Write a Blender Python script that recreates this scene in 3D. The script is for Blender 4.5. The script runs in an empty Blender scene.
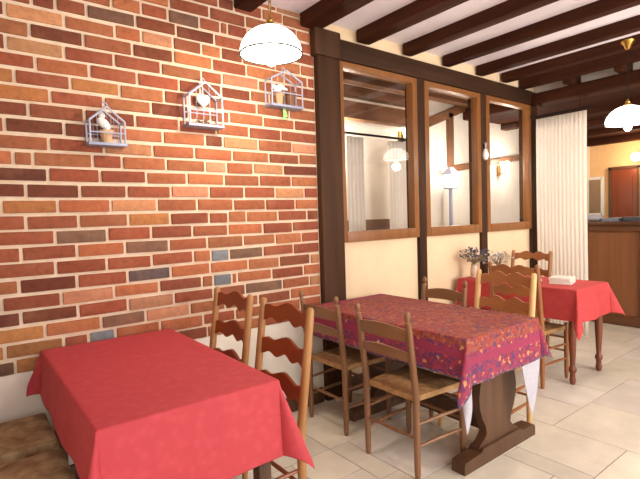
import bpy, bmesh, math, random
from mathutils import Vector, Matrix
rnd = random.Random(7)
COL = bpy.context.scene.collection
SC = bpy.context.scene
PI = math.pi

# ------------------------------------------------------------------ camera
CAM_H = 1.40
F_PX, YAW, PITCH, ROLL = 467.7, math.radians(52.38), math.radians(2.715), math.radians(-1.748)
fw = Vector((math.cos(YAW)*math.cos(PITCH), math.sin(YAW)*math.cos(PITCH), -math.sin(PITCH)))
r0 = Vector((math.sin(YAW), -math.cos(YAW), 0)); u0 = r0.cross(fw)
rt = r0*math.cos(ROLL) + u0*math.sin(ROLL); up = -r0*math.sin(ROLL) + u0*math.cos(ROLL)
cam_d = bpy.data.cameras.new('camera'); cam = bpy.data.objects.new('camera', cam_d); COL.objects.link(cam)
cam_d.sensor_fit = 'HORIZONTAL'; cam_d.sensor_width = 36; cam_d.lens = 36*F_PX/640; cam_d.clip_start = .02
M3 = Matrix((rt, up, -fw)).transposed()
cam.matrix_world = Matrix.Translation((0, 0, CAM_H)) @ M3.to_4x4()
SC.camera = cam

# ------------------------------------------------------------------ world, window fill, exposure
w = bpy.data.worlds.new('world'); SC.world = w; w.use_nodes = True
w.node_tree.nodes['Background'].inputs[0].default_value = (.75, .85, 1, 1)
w.node_tree.nodes['Background'].inputs[1].default_value = 1.0
def area_light(name, loc, direction, sx, sy, power, color):
    d = bpy.data.lights.new(name, 'AREA'); d.shape = 'RECTANGLE'; d.size = sx; d.size_y = sy
    d.energy = power; d.color = color
    o = bpy.data.objects.new(name, d); COL.objects.link(o); o.location = loc
    o.rotation_euler = Vector(direction).to_track_quat('-Z', 'Y').to_euler(); return o
# general fill from the camera side, added as two unseen windows
area_light('daylight_fill', (0.55, -2.36, 1.55), (0.12, 1, -.05), 2.3, 1.7, 60, (1, .97, .95))
area_light('daylight_fill', (4.0, -2.36, 1.55), (-.05, 1, -.05), 2.3, 1.7, 130, (1, .97, .95))
SC.view_settings.view_transform = 'Standard'; SC.view_settings.look = 'None'
SC.view_settings.exposure = 0.0; SC.view_settings.gamma = 1; SC.view_settings.use_curve_mapping = False

# ------------------------------------------------------------------ helpers
def C(r, g, b):
    f = lambda c: (c/255)/12.92 if c/255 <= .04045 else ((c/255+.055)/1.055)**2.4
    return (f(r), f(g), f(b), 1)

def mat(name, col, rough=.6, metal=0, spec=.5):
    m = bpy.data.materials.new(name); m.use_nodes = True
    b = m.node_tree.nodes['Principled BSDF']
    b.inputs['Base Color'].default_value = col; b.inputs['Roughness'].default_value = rough
    b.inputs['Metallic'].default_value = metal; b.inputs['Specular IOR Level'].default_value = spec
    return m

def N(m, t, **kw):
    n = m.node_tree.nodes.new(t)
    for k, v in kw.items(): setattr(n, k, v)
    return n

def lk(m, a, b): m.node_tree.links.new(a, b)
def bsdf(m): return m.node_tree.nodes['Principled BSDF']

def mixc(m, fac, a, b, mode='MIX'):
    n = N(m, 'ShaderNodeMix', data_type='RGBA', blend_type=mode)
    for i, v in ((0, fac), (6, a), (7, b)):
        if hasattr(v, 'node'): lk(m, v, n.inputs[i])
        elif v is not None: n.inputs[i].default_value = v
    return n.outputs[2]

def ramp(m, src, stops, interp='LINEAR'):
    n = N(m, 'ShaderNodeValToRGB'); n.color_ramp.interpolation = interp
    e = n.color_ramp.elements
    while len(e) < len(stops): e.new(.5)
    for i, (p, c) in enumerate(stops):
        e[i].position = p; e[i].color = c if len(c) == 4 else (*c, 1)
    lk(m, src, n.inputs[0]); return n.outputs[0]

def coords(m, scale=(1, 1, 1), kind='Object'):
    tc = N(m, 'ShaderNodeTexCoord'); mp = N(m, 'ShaderNodeMapping'); mp.inputs['Scale'].default_value = scale
    lk(m, tc.outputs[kind], mp.inputs[0]); return mp.outputs[0]

def noise(m, vec, scale, detail=3, rough=.5):
    n = N(m, 'ShaderNodeTexNoise'); n.inputs['Scale'].default_value = scale
    n.inputs['Detail'].default_value = detail; n.inputs['Roughness'].default_value = rough
    lk(m, vec, n.inputs['Vector']); return n.outputs[0]

def bump(m, h, strength=.3, dist=.01):
    n = N(m, 'ShaderNodeBump'); n.inputs['Strength'].default_value = strength; n.inputs['Distance'].default_value = dist
    lk(m, h, n.inputs['Height']); lk(m, n.outputs[0], bsdf(m).inputs['Normal'])

def noisy(name, c1, c2, scale=8, rough=.6, stretch=(1, 1, 1), bmp=.2, metal=0, spec=.5):
    m = mat(name, c1, rough, metal, spec)
    v = coords(m, stretch); n = noise(m, v, scale, 4, .6)
    col = ramp(m, n, [(.3, c1), (.7, c2)]); lk(m, col, bsdf(m).inputs['Base Color'])
    if bmp: bump(m, n, bmp, .004)
    return m

def wood(name, c1, c2, axis='Z', rough=.45, scale=14, bmp=.12):
    st = {'X': (.08, 1, 1), 'Y': (1, .08, 1), 'Z': (1, 1, .08)}[axis]
    return noisy(name, c1, c2, scale, rough, st, bmp)

def glow(name, col, strength):
    m = mat(name, col, .3); b = bsdf(m)
    b.inputs['Emission Color'].default_value = col; b.inputs['Emission Strength'].default_value = strength
    return m

class MB:
    """collects shapes into one bmesh"""
    def __init__(s): s.bm = bmesh.new(); s.mi = 0
    def _fin(s, faces):
        for f in faces: f.material_index = s.mi
    def box(s, c, d, rot=None, taper=1, bevel=0):
        hx, hy, hz = d[0]/2, d[1]/2, d[2]/2
        v = []
        for z in (-hz, hz):
            t = taper if z > 0 else 1
            for x, y in ((-hx, -hy), (hx, -hy), (hx, hy), (-hx, hy)):
                p = Vector((x*t, y*t, z))
                if rot is not None: p = rot @ p
                v.append(s.bm.verts.new(p+Vector(c)))
        fs = [s.bm.faces.new([v[i] for i in q]) for q in ((3, 2, 1, 0), (4, 5, 6, 7), (0, 1, 5, 4), (1, 2, 6, 5), (2, 3, 7, 6), (3, 0, 4, 7))]
        if bevel:
            ed = list({e for f in fs for e in f.edges})
            r = bmesh.ops.bevel(s.bm, geom=ed, offset=bevel, segments=2, affect='EDGES', profile=.6)
            s._fin(r['faces'])
        s._fin([f for f in fs if f.is_valid]); return s
    def bar(s, a, b, w, h, bevel=0, upv=(0, 0, 1)):
        a, b = Vector(a), Vector(b); d = b-a; L = d.length; x = d.normalized()
        u = Vector(upv)
        if abs(x.dot(u)) > .95: u = Vector((0, 1, 0))
        y = u.cross(x).normalized(); z = x.cross(y)
        return s.box((a+b)/2, (L, w, h), Matrix((x, y, z)).transposed(), bevel=bevel)
    def tube(s, pts, rad, seg=10, cap=True):
        pts = [Vector(p) for p in pts]
        if not hasattr(rad, '__len__'): rad = [rad]*len(pts)
        rings = []; ref = None
        for i, p in enumerate(pts):
            t = (pts[min(i+1, len(pts)-1)]-pts[max(i-1, 0)]).normalized()
            if ref is None: ref = t.orthogonal().normalized()
            ref = (ref-t*ref.dot(t)).normalized(); b = t.cross(ref)
            rings.append([s.bm.verts.new(p+(ref*math.cos(2*PI*k/seg)+b*math.sin(2*PI*k/seg))*rad[i]) for k in range(seg)])
        fs = []
        for a, b in zip(rings, rings[1:]):
            for k in range(seg): fs.append(s.bm.faces.new((a[k], a[(k+1) % seg], b[(k+1) % seg], b[k])))
        if cap: fs += [s.bm.faces.new(rings[0][::-1]), s.bm.faces.new(rings[-1])]
        s._fin(fs); return s
    def lathe(s, prof, c=(0, 0, 0), seg=20, cap=True):
        rings = [[s.bm.verts.new(Vector((r*math.cos(2*PI*k/seg), r*math.sin(2*PI*k/seg), z))+Vector(c)) for k in range(seg)] for r, z in prof]
        fs = []
        for a, b in zip(rings, rings[1:]):
            for k in range(seg): fs.append(s.bm.faces.new((a[k], a[(k+1) % seg], b[(k+1) % seg], b[k])))
        if cap: fs += [s.bm.faces.new(rings[0][::-1]), s.bm.faces.new(rings[-1])]
        s._fin(fs); return s
    def grid(s, fn, nu, nv):
        vs = [[s.bm.verts.new(fn(i, j)) for j in range(nv+1)] for i in range(nu+1)]
        s._fin([s.bm.faces.new((vs[i][j], vs[i+1][j], vs[i+1][j+1], vs[i][j+1])) for i in range(nu) for j in range(nv)])
        return s
    def slab(s, top, bot, fn):
        """two polylines (same count) in a plane, fn(p, side) -> point; closed strip with thickness"""
        n = len(top); V = []
        for side in (0, 1):
            V.append(([s.bm.verts.new(fn(p, side)) for p in top], [s.bm.verts.new(fn(p, side)) for p in bot]))
        (t0, b0), (t1, b1) = V; fs = []
        for i in range(n-1):
            fs.append(s.bm.faces.new((b0[i], b0[i+1], t0[i+1], t0[i])))
            fs.append(s.bm.faces.new((t1[i], t1[i+1], b1[i+1], b1[i])))
            fs.append(s.bm.faces.new((t0[i], t0[i+1], t1[i+1], t1[i])))
            fs.append(s.bm.faces.new((b1[i], b1[i+1], b0[i+1], b0[i])))
        fs.append(s.bm.faces.new((b0[0], t0[0], t1[0], b1[0])))
        fs.append(s.bm.faces.new((t0[-1], b0[-1], b1[-1], t1[-1])))
        s._fin(fs); return s
    def blob(s, c, r, seg=8, sq=(1, 1, 1)):
        r_ = bmesh.ops.create_icosphere(s.bm, subdivisions=1 if seg < 9 else 2, radius=r, matrix=Matrix.Translation(c) @ Matrix.Diagonal((*sq, 1)))
        s._fin({f for v in r_['verts'] for f in v.link_faces}); return s
    def obj(s, name, m, parent=None, smooth=True, loc=None):
        bmesh.ops.recalc_face_normals(s.bm, faces=s.bm.faces)
        me = bpy.data.meshes.new(name); s.bm.to_mesh(me); s.bm.free()
        for x in (m if isinstance(m, (list, tuple)) else [m]): me.materials.append(x)
        o = bpy.data.objects.new(name, me); COL.objects.link(o)
        if smooth:
            me.shade_smooth()
            try: me.set_sharp_from_angle(angle=math.radians(38))
            except Exception: pass
        if parent: o.parent = parent
        if loc: o.location = loc
        return o

def thing(name, label, cat, loc=(0, 0, 0), rz=0, group=None):
    o = bpy.data.objects.new(name, None); COL.objects.link(o); o.empty_display_size = .05
    o.location = loc; o.rotation_euler = (0, 0, rz); return tag(o, label, cat, group)
def tag(o, label, cat, group=None):
    o['label'] = label; o['category'] = cat
    if group: o['group'] = group
    return o
def struct(o): o['kind'] = 'structure'; return o
def dup(root, loc, rz, label, group=None):
    r = root.copy(); COL.objects.link(r); r.location = loc; r.rotation_euler = (0, 0, rz); r['label'] = label
    if group: r['group'] = group
    for ch in list(root.children):
        c = ch.copy(); COL.objects.link(c); c.parent = r
        for g in list(ch.children):
            d = g.copy(); COL.objects.link(d); d.parent = c
    return r

# ------------------------------------------------------------------ materials
M_white = noisy('white_plaster', C(232, 224, 212), C(222, 212, 198), 5, .9, bmp=.15)
M_ceil = noisy('ceiling_plaster', C(242, 236, 242), C(232, 224, 230), 4, .95, bmp=.1)
M_cream = noisy('cream_plaster', C(236, 210, 174), C(228, 200, 162), 4, .9, bmp=.1)
M_orange = noisy('orange_plaster', C(236, 196, 146), C(230, 186, 134), 4, .9, bmp=.1)
M_beam = wood('dark_beam_wood', C(46, 20, 9), C(74, 36, 17), 'Y', .75, 9, .5)
M_beamx = wood('dark_beam_wood_long', C(48, 30, 19), C(70, 45, 29), 'X', .65, 9, .5)
M_post = wood('dark_post_wood', C(52, 33, 21), C(78, 51, 33), 'Z', .6, 9, .5)
M_frame = wood('window_frame_wood', C(124, 78, 38), C(146, 94, 50), 'Z', .4, 18, .1)
M_framex = wood('window_frame_wood_rail', C(124, 78, 38), C(146, 94, 50), 'X', .4, 18, .1)
M_brownb = wood('back_room_beam_wood', C(100, 62, 38), C(128, 84, 52), 'X', .6, 9, .3)
M_brownv = wood('back_room_timber_wood', C(100, 66, 44), C(128, 86, 58), 'Z', .6, 9, .3)
M_bar = wood('bar_wood', C(112, 68, 40), C(136, 86, 52), 'Z', .4, 8, .08)
M_bard = wood('bar_wood_dark', C(84, 50, 30), C(104, 64, 38), 'Y', .4, 8, .08)
M_door = wood('red_door_wood', C(122, 54, 26), C(142, 68, 34), 'Z', .4, 8, .05)
M_table = wood('dark_table_wood', C(66, 42, 26), C(96, 62, 38), 'Z', .45, 12, .1)
M_tabler = wood('reddish_table_wood', C(92, 44, 24), C(120, 62, 34), 'Z', .4, 12, .1)
M_chair = wood('brown_chair_wood', C(116, 78, 50), C(142, 100, 66), 'Z', .42, 12, .08)
M_slat = wood('brown_slat_wood', C(122, 84, 54), C(146, 104, 68), 'Y', .42, 12, .08)
M_postl = wood('honey_post_wood', C(156, 106, 58), C(178, 128, 76), 'Z', .38, 12, .08)
M_postp = wood('pale_post_wood', C(205, 160, 100), C(222, 180, 122), 'Z', .4, 12, .08)
M_scal = wood('russet_slat_wood', C(126, 58, 26), C(150, 76, 36), 'Y', .35, 10, .08)
M_scalo = wood('amber_slat_wood', C(142, 86, 48), C(164, 104, 60), 'Y', .38, 10, .08)
M_posto = wood('amber_post_wood', C(138, 86, 46), C(158, 102, 58), 'Z', .38, 10, .08)
for m_ in (M_beam, M_beamx, M_post): bsdf(m_).inputs['Specular IOR Level'].default_value = .15
M_brass = mat('brass', C(176, 140, 70), .3, 1)
M_black = mat('black_metal', C(30, 26, 24), .5, .6)
M_shade = glow('opal_glass_lit', (1, .93, .84, 1), 7)
M_shade_fill = glow('opal_glass_fill', (1, .93, .84, 1), 26)  # stronger glow for the added out-of-view pendants, to lift the ceiling
M_bulb = glow('bulb_lit', (1, .88, .7, 1), 5)
M_curtain = noisy('white_curtain_cloth', C(234, 224, 212), C(226, 216, 204), 60, .9, bmp=.05)
M_wcloth = noisy('white_linen', C(184, 180, 188), C(174, 170, 180), 50, .9, bmp=.05)
M_wire = mat('blue_grey_wire', C(176, 178, 196), .5, .2)
M_tray = mat('blue_grey_metal', C(150, 156, 180), .5, .2)
M_paper = mat('white_ceramic', C(240, 236, 230), .5)
M_terra = noisy('tan_pot_clay', C(196, 150, 104), C(216, 172, 128), 30, .8)
M_brownpot = noisy('brown_pot_clay', C(112, 70, 44), C(134, 88, 58), 30, .8)
M_twig = noisy('dry_twig', C(104, 74, 48), C(134, 98, 64), 30, .9)
M_green = mat('pale_green_ribbon', C(150, 205, 120), .6)
M_vase = noisy('pale_glazed_vase', C(196, 176, 150), C(214, 196, 172), 20, .4)
M_blue = mat('dusty_blue_petals', C(74, 80, 108), .9)
M_pale = mat('pale_grey_petals', C(190, 186, 186), .9)
M_stem = mat('dry_stem', C(150, 130, 90), .9)
M_grout = mat('grout', C(128, 118, 104), .95)
M_mortar = noisy('lime_mortar', C(226, 204, 180), C(210, 184, 156), 14, .95, bmp=.4)

def rush_mat():
    m = mat('woven_rush', C(176, 136, 88), .75)
    v = coords(m); n = noise(m, v, 30, 3); a = N(m, 'ShaderNodeAttribute', attribute_name='weave')
    wv = N(m, 'ShaderNodeMath', operation='SINE'); mu = N(m, 'ShaderNodeMath', operation='MULTIPLY'); mu.inputs[1].default_value = 700
    lk(m, a.outputs['Fac'], mu.inputs[0]); lk(m, mu.outputs[0], wv.inputs[0])
    c = ramp(m, n, [(.3, C(150, 108, 66)), (.7, C(188, 146, 96))])
    lk(m, c, bsdf(m).inputs['Base Color']); bump(m, wv.outputs[0], .6, .003); return m
M_rush = rush_mat()

def brick_mat():
    m = mat('old_red_brick', C(180, 90, 55), .9)
    a = N(m, 'ShaderNodeVertexColor', layer_name='tone')
    v = coords(m); n = noise(m, v, 28, 5, .65); n2 = noise(m, v, 6, 2)
    c = mixc(m, 1.0, a.outputs[0], ramp(m, n, [(.25, (.68, .66, .64)), (.5, (1, 1, 1)), (.75, (1.2, 1.22, 1.22))]), 'MULTIPLY')
    c = mixc(m, ramp(m, n2, [(.55, (0, 0, 0)), (.8, (.25, .25, .25))]), c, C(188, 132, 98))
    lk(m, c, bsdf(m).inputs['Base Color']); bump(m, n, .5, .006); return m
M_brick = brick_mat()

def tile_mat():
    m = mat('cream_stone_tile', C(225, 215, 198), .32)
    a = N(m, 'ShaderNodeVertexColor', layer_name='tone'); v = coords(m); n = noise(m, v, 5, 5, .6)
    c = mixc(m, 1.0, a.outputs[0], ramp(m, n, [(.3, (.88, .87, .85)), (.7, (1.08, 1.07, 1.06))]), 'MULTIPLY')
    lk(m, c, bsdf(m).inputs['Base Color'])
    n3 = noise(m, v, 40, 3); bump(m, n3, .08, .003); return m
M_tile = tile_mat()

def damask(name, c1, c2):
    m = mat(name, c1, .75)
    v = coords(m, (1, 1, 1), 'UV')
    vo = N(m, 'ShaderNodeTexVoronoi', feature='SMOOTH_F1'); vo.inputs['Scale'].default_value = 30; lk(m, v, vo.inputs['Vector'])
    n = noise(m, v, 22, 4, .7)
    mx = N(m, 'ShaderNodeMath', operation='ADD'); lk(m, vo.outputs[0], mx.inputs[0]); lk(m, n, mx.inputs[1])
    c = ramp(m, mx.outputs[0], [(.6, c1), (1.0, c2)]); lk(m, c, bsdf(m).inputs['Base Color'])
    bump(m, n, .12, .004); return m
M_red = damask('red_damask_cloth', C(192, 66, 74), C(184, 58, 66))
M_red3 = damask('coral_damask_cloth', C(192, 66, 66), C(184, 58, 59))

def paisley(W, H):
    m = mat('printed_cotton_cloth', C(160, 50, 60), .8)
    v = coords(m, (1, 1, 1), 'UV'); sx = N(m, 'ShaderNodeSeparateXYZ'); lk(m, v, sx.inputs[0])
    nz = N(m, 'ShaderNodeTexNoise'); nz.inputs['Scale'].default_value = 45; nz.inputs['Detail'].default_value = 2; lk(m, v, nz.inputs['Vector'])
    wv = N(m, 'ShaderNodeMix', data_type='VECTOR'); wv.inputs[0].default_value = .035; lk(m, v, wv.inputs[4]); lk(m, nz.outputs[1], wv.inputs[5]); vd = wv.outputs[1]
    def mth(op, a, b=None):
        n = N(m, 'ShaderNodeMath', operation=op)
        for i, q in enumerate((a, b)):
            if q is None: continue
            if hasattr(q, 'node'): lk(m, q, n.inputs[i])
            else: n.inputs[i].default_value = q
        return n.outputs[0]
    X, Y = sx.outputs[0], sx.outputs[1]
    d = mth('MINIMUM', mth('MINIMUM', X, mth('SUBTRACT', W, X)), mth('MINIMUM', Y, mth('SUBTRACT', H, Y)))
    def vor(scale, out=0, feat='F1'):
        n = N(m, 'ShaderNodeTexVoronoi', feature=feat); n.inputs['Scale'].default_value = scale; lk(m, vd, n.inputs['Vector']); return n.outputs[out]
    big = vor(26); cellc = vor(26, 1); small = vor(70); smallc = vor(70, 1)
    sep = N(m, 'ShaderNodeSeparateColor'); lk(m, cellc, sep.inputs[0]); sep2 = N(m, 'ShaderNodeSeparateColor'); lk(m, smallc, sep2.inputs[0])
    field = ramp(m, sep2.outputs[0], [(0, C(158, 66, 54)), (.35, C(172, 92, 64)), (.6, C(144, 52, 58)), (.8, C(84, 56, 92)), (.9, C(186, 122, 84))], 'CONSTANT')
    motif = ramp(m, sep.outputs[1], [(0, C(168, 74, 56)), (.4, C(140, 54, 72)), (.65, C(96, 66, 98)), (.85, C(184, 110, 74))], 'CONSTANT')
    c = mixc(m, ramp(m, big, [(.28, (.75, .75, .75)), (.5, (.1, .1, .1))]), field, motif)
    bfield = ramp(m, sep2.outputs[1], [(0, C(148, 48, 74)), (.5, C(126, 42, 66)), (.78, C(90, 48, 96))], 'CONSTANT')
    bmotif = ramp(m, sep.outputs[0], [(0, C(190, 112, 72)), (.4, C(196, 146, 88)), (.6, C(76, 60, 104)), (.8, C(150, 54, 74))], 'CONSTANT')
    bc = mixc(m, ramp(m, big, [(.3, (1, 1, 1)), (.36, (0, 0, 0))]), bfield, bmotif)
    band = ramp(m, mth('DIVIDE', d, .4), [(0, (0, 0, 0)), (.03, (.3, .3, .3)), (.26, (.6, .6, .6)), (.36, (.3, .3, .3)), (.42, (1, 1, 1))], 'CONSTANT')
    # zones: edge, motif border, plain magenta band, thin edge, field
    mag = mixc(m, ramp(m, small, [(.3, (.5, .5, .5)), (.6, (0, 0, 0))]), C(150, 44, 76), C(122, 40, 72))
    edge = mixc(m, ramp(m, small, [(.3, (1, 1, 1)), (.5, (0, 0, 0))]), C(70, 54, 96), C(180, 110, 80))
    eq = lambda val: mth('COMPARE', band, val)
    c = mixc(m, 1.0, c, (.82, .78, .80, 1), 'MULTIPLY')
    out = c
    for val, colr in ((0., edge), (.3, bc), (.6, mag)):
        n = N(m, 'ShaderNodeMath', operation='COMPARE'); lk(m, band, n.inputs[0]); n.inputs[1].default_value = val; n.inputs[2].default_value = .05
        out = mixc(m, n.outputs[0], out, colr)
    lk(m, out, bsdf(m).inputs['Base Color']); return m

def glass_mat():
    m = bpy.data.materials.new('window_glass'); m.use_nodes = True; t = m.node_tree; t.nodes.remove(t.nodes['Principled BSDF'])
    tr = N(m, 'ShaderNodeBsdfTransparent'); gl = N(m, 'ShaderNodeBsdfGlossy'); gl.inputs['Roughness'].default_value = .02
    lw = N(m, 'ShaderNodeLayerWeight'); lw.inputs[0].default_value = .5; mx = N(m, 'ShaderNodeMixShader')
    fr = N(m, 'ShaderNodeMapRange'); pw = N(m, 'ShaderNodeMath', operation='POWER'); pw.inputs[1].default_value = 4
    lk(m, lw.outputs['Facing'], pw.inputs[0]); lk(m, pw.outputs[0], fr.inputs[0]); fr.inputs[3].default_value = .03; fr.inputs[4].default_value = .4
    lk(m, fr.outputs[0], mx.inputs[0]); lk(m, tr.outputs[0], mx.inputs[1]); lk(m, gl.outputs[0], mx.inputs[2])
    lk(m, mx.outputs[0], t.nodes['Material Output'].inputs[0]); return m
M_glass = glass_mat()

# ------------------------------------------------------------------ the setting
WY = 2.80            # face of the brick wall and timber partition
CZ = 2.875           # ceiling
XL, XR, YN, YB = -1.3, 9.0, -2.4, 3.7

def slab_box(name, x0, x1, y0, y1, z0, z1, m, bevel=0):
    return struct(MB().box(((x0+x1)/2, (y0+y1)/2, (z0+z1)/2), (x1-x0, y1-y0, z1-z0), bevel=bevel).obj(name, m, smooth=bool(bevel)))

# floor: stone tiles in a mixed pattern, grout below
def build_floor():
    b = MB(); b.mi = 1
    b.box(((XL+XR)/2, (YN+YB)/2, -.05), (XR-XL+.3, YB-YN+.3, .094)); b.mi = 0
    U = .143
    nx, ny = int((XR-XL)/U)+1, int((YB-YN)/U)+1
    used = [[False]*ny for _ in range(nx)]; rr = random.Random(21); tones = []
    lay = b.bm.loops.layers.float_color.new('tone')
    kinds = [(4, 3), (3, 4), (3, 3), (4, 4), (3, 2), (2, 3), (1, 3), (3, 1), (4, 1), (2, 2), (2, 1), (1, 2), (1, 1)]
    wts = [10, 8, 8, 4, 4, 4, 4, 3, 3, 2, .5, .5, .1]
    for j in range(ny):
        for i in range(nx):
            if used[i][j]: continue
            opts = []
            for (a, c), wt in zip(kinds, wts):
                if i+a <= nx and j+c <= ny and not any(used[i+p][j+q] for p in range(a) for q in range(c)): opts.append(((a, c), wt*a*c))
            (a, c) = rr.choices([o[0] for o in opts], [o[1] for o in opts])[0]
            for p in range(a):
                for q in range(c): used[i+p][j+q] = True
            x0, x1 = XL+i*U+.003, min(XL+(i+a)*U, XR)-.003; y0, y1 = YN+j*U+.003, min(YN+(j+c)*U, YB)-.003
            if x1-x0 < .02 or y1-y0 < .02: continue
            n0 = len(b.bm.faces); b.box(((x0+x1)/2, (y0+y1)/2, -.01), (x1-x0, y1-y0, .02))
            g = rr.uniform(-9, 8); wv = rr.uniform(-5, 5); b.bm.faces.ensure_lookup_table()
            for f in b.bm.faces[n0:]:
                for l in f.loops: l[lay] = C(222+g, 213+g, 197+g-wv)
    return struct(b.obj('floor', [M_tile, M_grout], smooth=False))
build_floor()

# brick wall ------------------------------------------------------------------
BRICK = [(158, 92, 58), (138, 72, 47), (112, 56, 35), (88, 44, 30), (176, 122, 84), (110, 78, 60), (92, 72, 70), (112, 112, 116), (180, 120, 90), (156, 102, 58)]
ROW0, PITCH_Z = .657, .0811
# observed joints (metres along the wall) and the tone of each brick between them
ROWS = {
    1: ([0.15, 0.411, 0.532, 0.672, 0.925, 1.199, 1.425, 1.697, 1.954], [9, 9, 1, 7, 0, 0, 1, 0, 0, 1]), 
    2: ([0.328, 0.6, 0.843, 1.114, 1.355, 1.604, 1.869], [9, 0, 5, 8, 0, 0, 1, 0]), 
    3: ([0.226, 0.488, 0.748, 1.016, 1.274, 1.507, 1.804, 2.043], [3, 2, 1, 8, 1, 1, 5, 0, 4]), 
    4: ([0.149, 0.411, 0.676, 0.931, 1.201, 1.278, 1.41, 1.45, 1.719, 1.991], [2, 1, 8, 0, 1, 0, 7, 0, 0, 1, 0]), 
    5: ([0.226, 0.491, 0.753, 1.004, 1.261, 1.535, 1.785, 2.056], [0, 2, 1, 6, 0, 0, 0, 1, 4]), 
    6: ([0.393, 0.645, 0.894, 1.151, 1.268, 1.398, 1.655, 1.908], [1, 1, 1, 1, 0, 7, 5, 1, 1]), 
    7: ([0.243, 0.499, 0.747, 1.001, 1.248, 1.505, 1.758, 1.983], [1, 1, 0, 5, 1, 0, 0, 0, 1]), 
    8: ([0.399, 0.656, 0.898, 1.152, 1.396, 1.659, 1.906], [1, 5, 1, 1, 0, 0, 1, 1]), 
    9: ([0.272, 0.515, 0.772, 1.016, 1.266, 1.402, 1.535, 1.786, 2.04], [1, 1, 0, 9, 1, 1, 0, 0, 1, 2]), 
    10: ([0.172, 0.419, 0.681, 0.94, 1.19, 1.442, 1.687, 1.936], [0, 9, 0, 4, 0, 0, 0, 1, 0]), 
    11: ([0.28, 0.528, 0.772, 1.027, 1.274, 1.526, 1.772, 2.02], [2, 2, 1, 1, 8, 1, 1, 4, 1]), 
    12: ([0.382, 0.634, 0.885, 1.131, 1.382, 1.646, 1.909], [3, 1, 1, 0, 0, 0, 1, 0]), 
    13: ([0.234, 0.319, 0.6, 0.754, 1.005, 1.256, 1.402, 1.602, 1.845], [0, 0, 0, 1, 0, 0, 8, 0, 4, 2]), 
    14: ([0.394, 0.663, 0.929, 1.187, 1.448, 1.728, 1.983], [0, 1, 4, 0, 0, 0, 1, 0]), 
    15: ([0.206, 0.469, 0.672, 0.994, 1.263, 1.384, 1.647, 1.925], [1, 2, 2, 0, 0, 2, 4, 0, 8]), 
    16: ([0.311, 0.57, 0.838, 1.096, 1.342, 1.58, 1.834], [2, 1, 2, 1, 1, 0, 1, 1]), 
    17: ([0.412, 0.673, 0.931, 1.162, 1.304, 1.437, 1.694, 1.953], [9, 1, 0, 2, 1, 0, 0, 0, 1]), 
    18: ([0.259, 0.51, 0.76, 1.011, 1.16, 1.391, 1.646, 1.913], [9, 1, 9, 0, 1, 1, 1, 0, 0]), 
    19: ([0.354, 0.607, 0.86, 1.107, 1.244, 1.388, 1.6, 1.749, 1.925], [1, 0, 1, 1, 1, 1, 2, 0, 0, 1]), 
    20: ([0.232, 0.488, 0.738, 1.001, 1.255, 1.396, 1.665, 1.877], [2, 4, 1, 1, 0, 1, 8, 0, 1]), 
    21: ([0.336, 0.585, 0.84, 1.079, 1.332, 1.577, 1.88, 2.082], [0, 2, 0, 2, 0, 1, 0, 0, 1]), 
    22: ([0.236, 0.496, 0.75, 0.895, 1.08, 1.262, 1.396, 1.55, 1.808, 2.022], [2, 4, 0, 0, 8, 1, 0, 1, 0, 0, 0]), 
    23: ([0.353, 0.46, 0.608, 0.865, 1.103, 1.353, 1.576, 1.812], [1, 2, 1, 5, 2, 2, 1, 0, 1]), 
    24: ([0.739, 0.901, 1.057, 1.256, 1.397, 1.448, 1.595, 1.815, 2.002], [0, 0, 1, 5, 1, 0, 1, 0, 0, 1]), 
    25: ([1.069, 1.326, 1.583, 1.818, 1.996], [0, 1, 1, 0, 0, 0]), 
    26: ([1.39, 1.502, 1.713, 1.88], [1, 2, 1, 0, 0]), 
}
def build_brick():
    b = MB(); x0, x1 = XL, 2.132; lay = b.bm.loops.layers.float_color.new('tone'); rr = random.Random(5)
    b.mi = 1; b.box(((XL-.1+2.148)/2, WY+.1, (ROW0+CZ)/2), (2.148-XL+.1, .2, CZ-ROW0+.0))
    b.mi = 2; b.box(((XL-.1+2.148)/2, WY+.092, ROW0/2), (2.148-XL+.1, .2, ROW0)); b.mi = 0
    z = ROW0; k = 0
    while z < CZ-.02:
        top = min(z+PITCH_Z-.0165, CZ-.004)
        if k in ROWS:
            js, cl = ROWS[k]; items = []; js = list(js); cl = list(cl)
            first = js[0]
            while first-.256 > XL-.05: first -= .256; js.insert(0, first); cl.insert(0, rr.choice([0, 1, 2, 0, 1, 0, 4, 2]))
            js = [XL-.02]+js+[x1+.014]; cl = cl[-(len(js)-1):]
            for q in range(len(js)-1): items.append((js[q]+.0085, js[q+1]-.0085, cl[q]))
        else:
            items = []; x = XL+(.0 if k % 2 else -.11)+rr.uniform(-.03, .03)
            while x < x1-.03:
                L = rr.choices([.215, .225, .11, .16, .2], [6, 4, 1.4, .8, 2])[0]+rr.uniform(-.008, .008)
                e = min(x+L, x1)
                if x1-e < .05: e = x1
                cl = rr.choices([0, 1, 2, 4, 5, 7, 8, 9], [30, 34, 12, 9, 5, 1.6, 5, 5])[0]
                items.append((x, e-.014 if e < x1 else e, cl)); x = e
        for (a, e, cl) in items:
            a = max(a, XL-.05)
            if e-a < .02: continue
            n0 = len(b.bm.faces); dz = rr.uniform(-.003, .003); th = rr.uniform(.008, .013)
            b.box(((a+e)/2, WY-th/2+.01, (z+top)/2+dz), (e-a, th+.02, top-z+rr.uniform(-.005, .003)), Matrix.Rotation(rr.uniform(-.012, .012), 3, 'Y'), bevel=.005)
            c = BRICK[cl]; g = rr.uniform(.9, 1.1); h = rr.uniform(.95, 1.05); col = C(min(255, c[0]*g), min(255, c[1]*g*h), min(255, c[2]*g*h))
            b.bm.faces.ensure_lookup_table()
            for f in b.bm.faces[n0:]:
                for l in f.loops: l[lay] = col
        z += PITCH_Z; k += 1
    return struct(b.obj('wall_left', [M_brick, M_mortar, M_white]))
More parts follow.
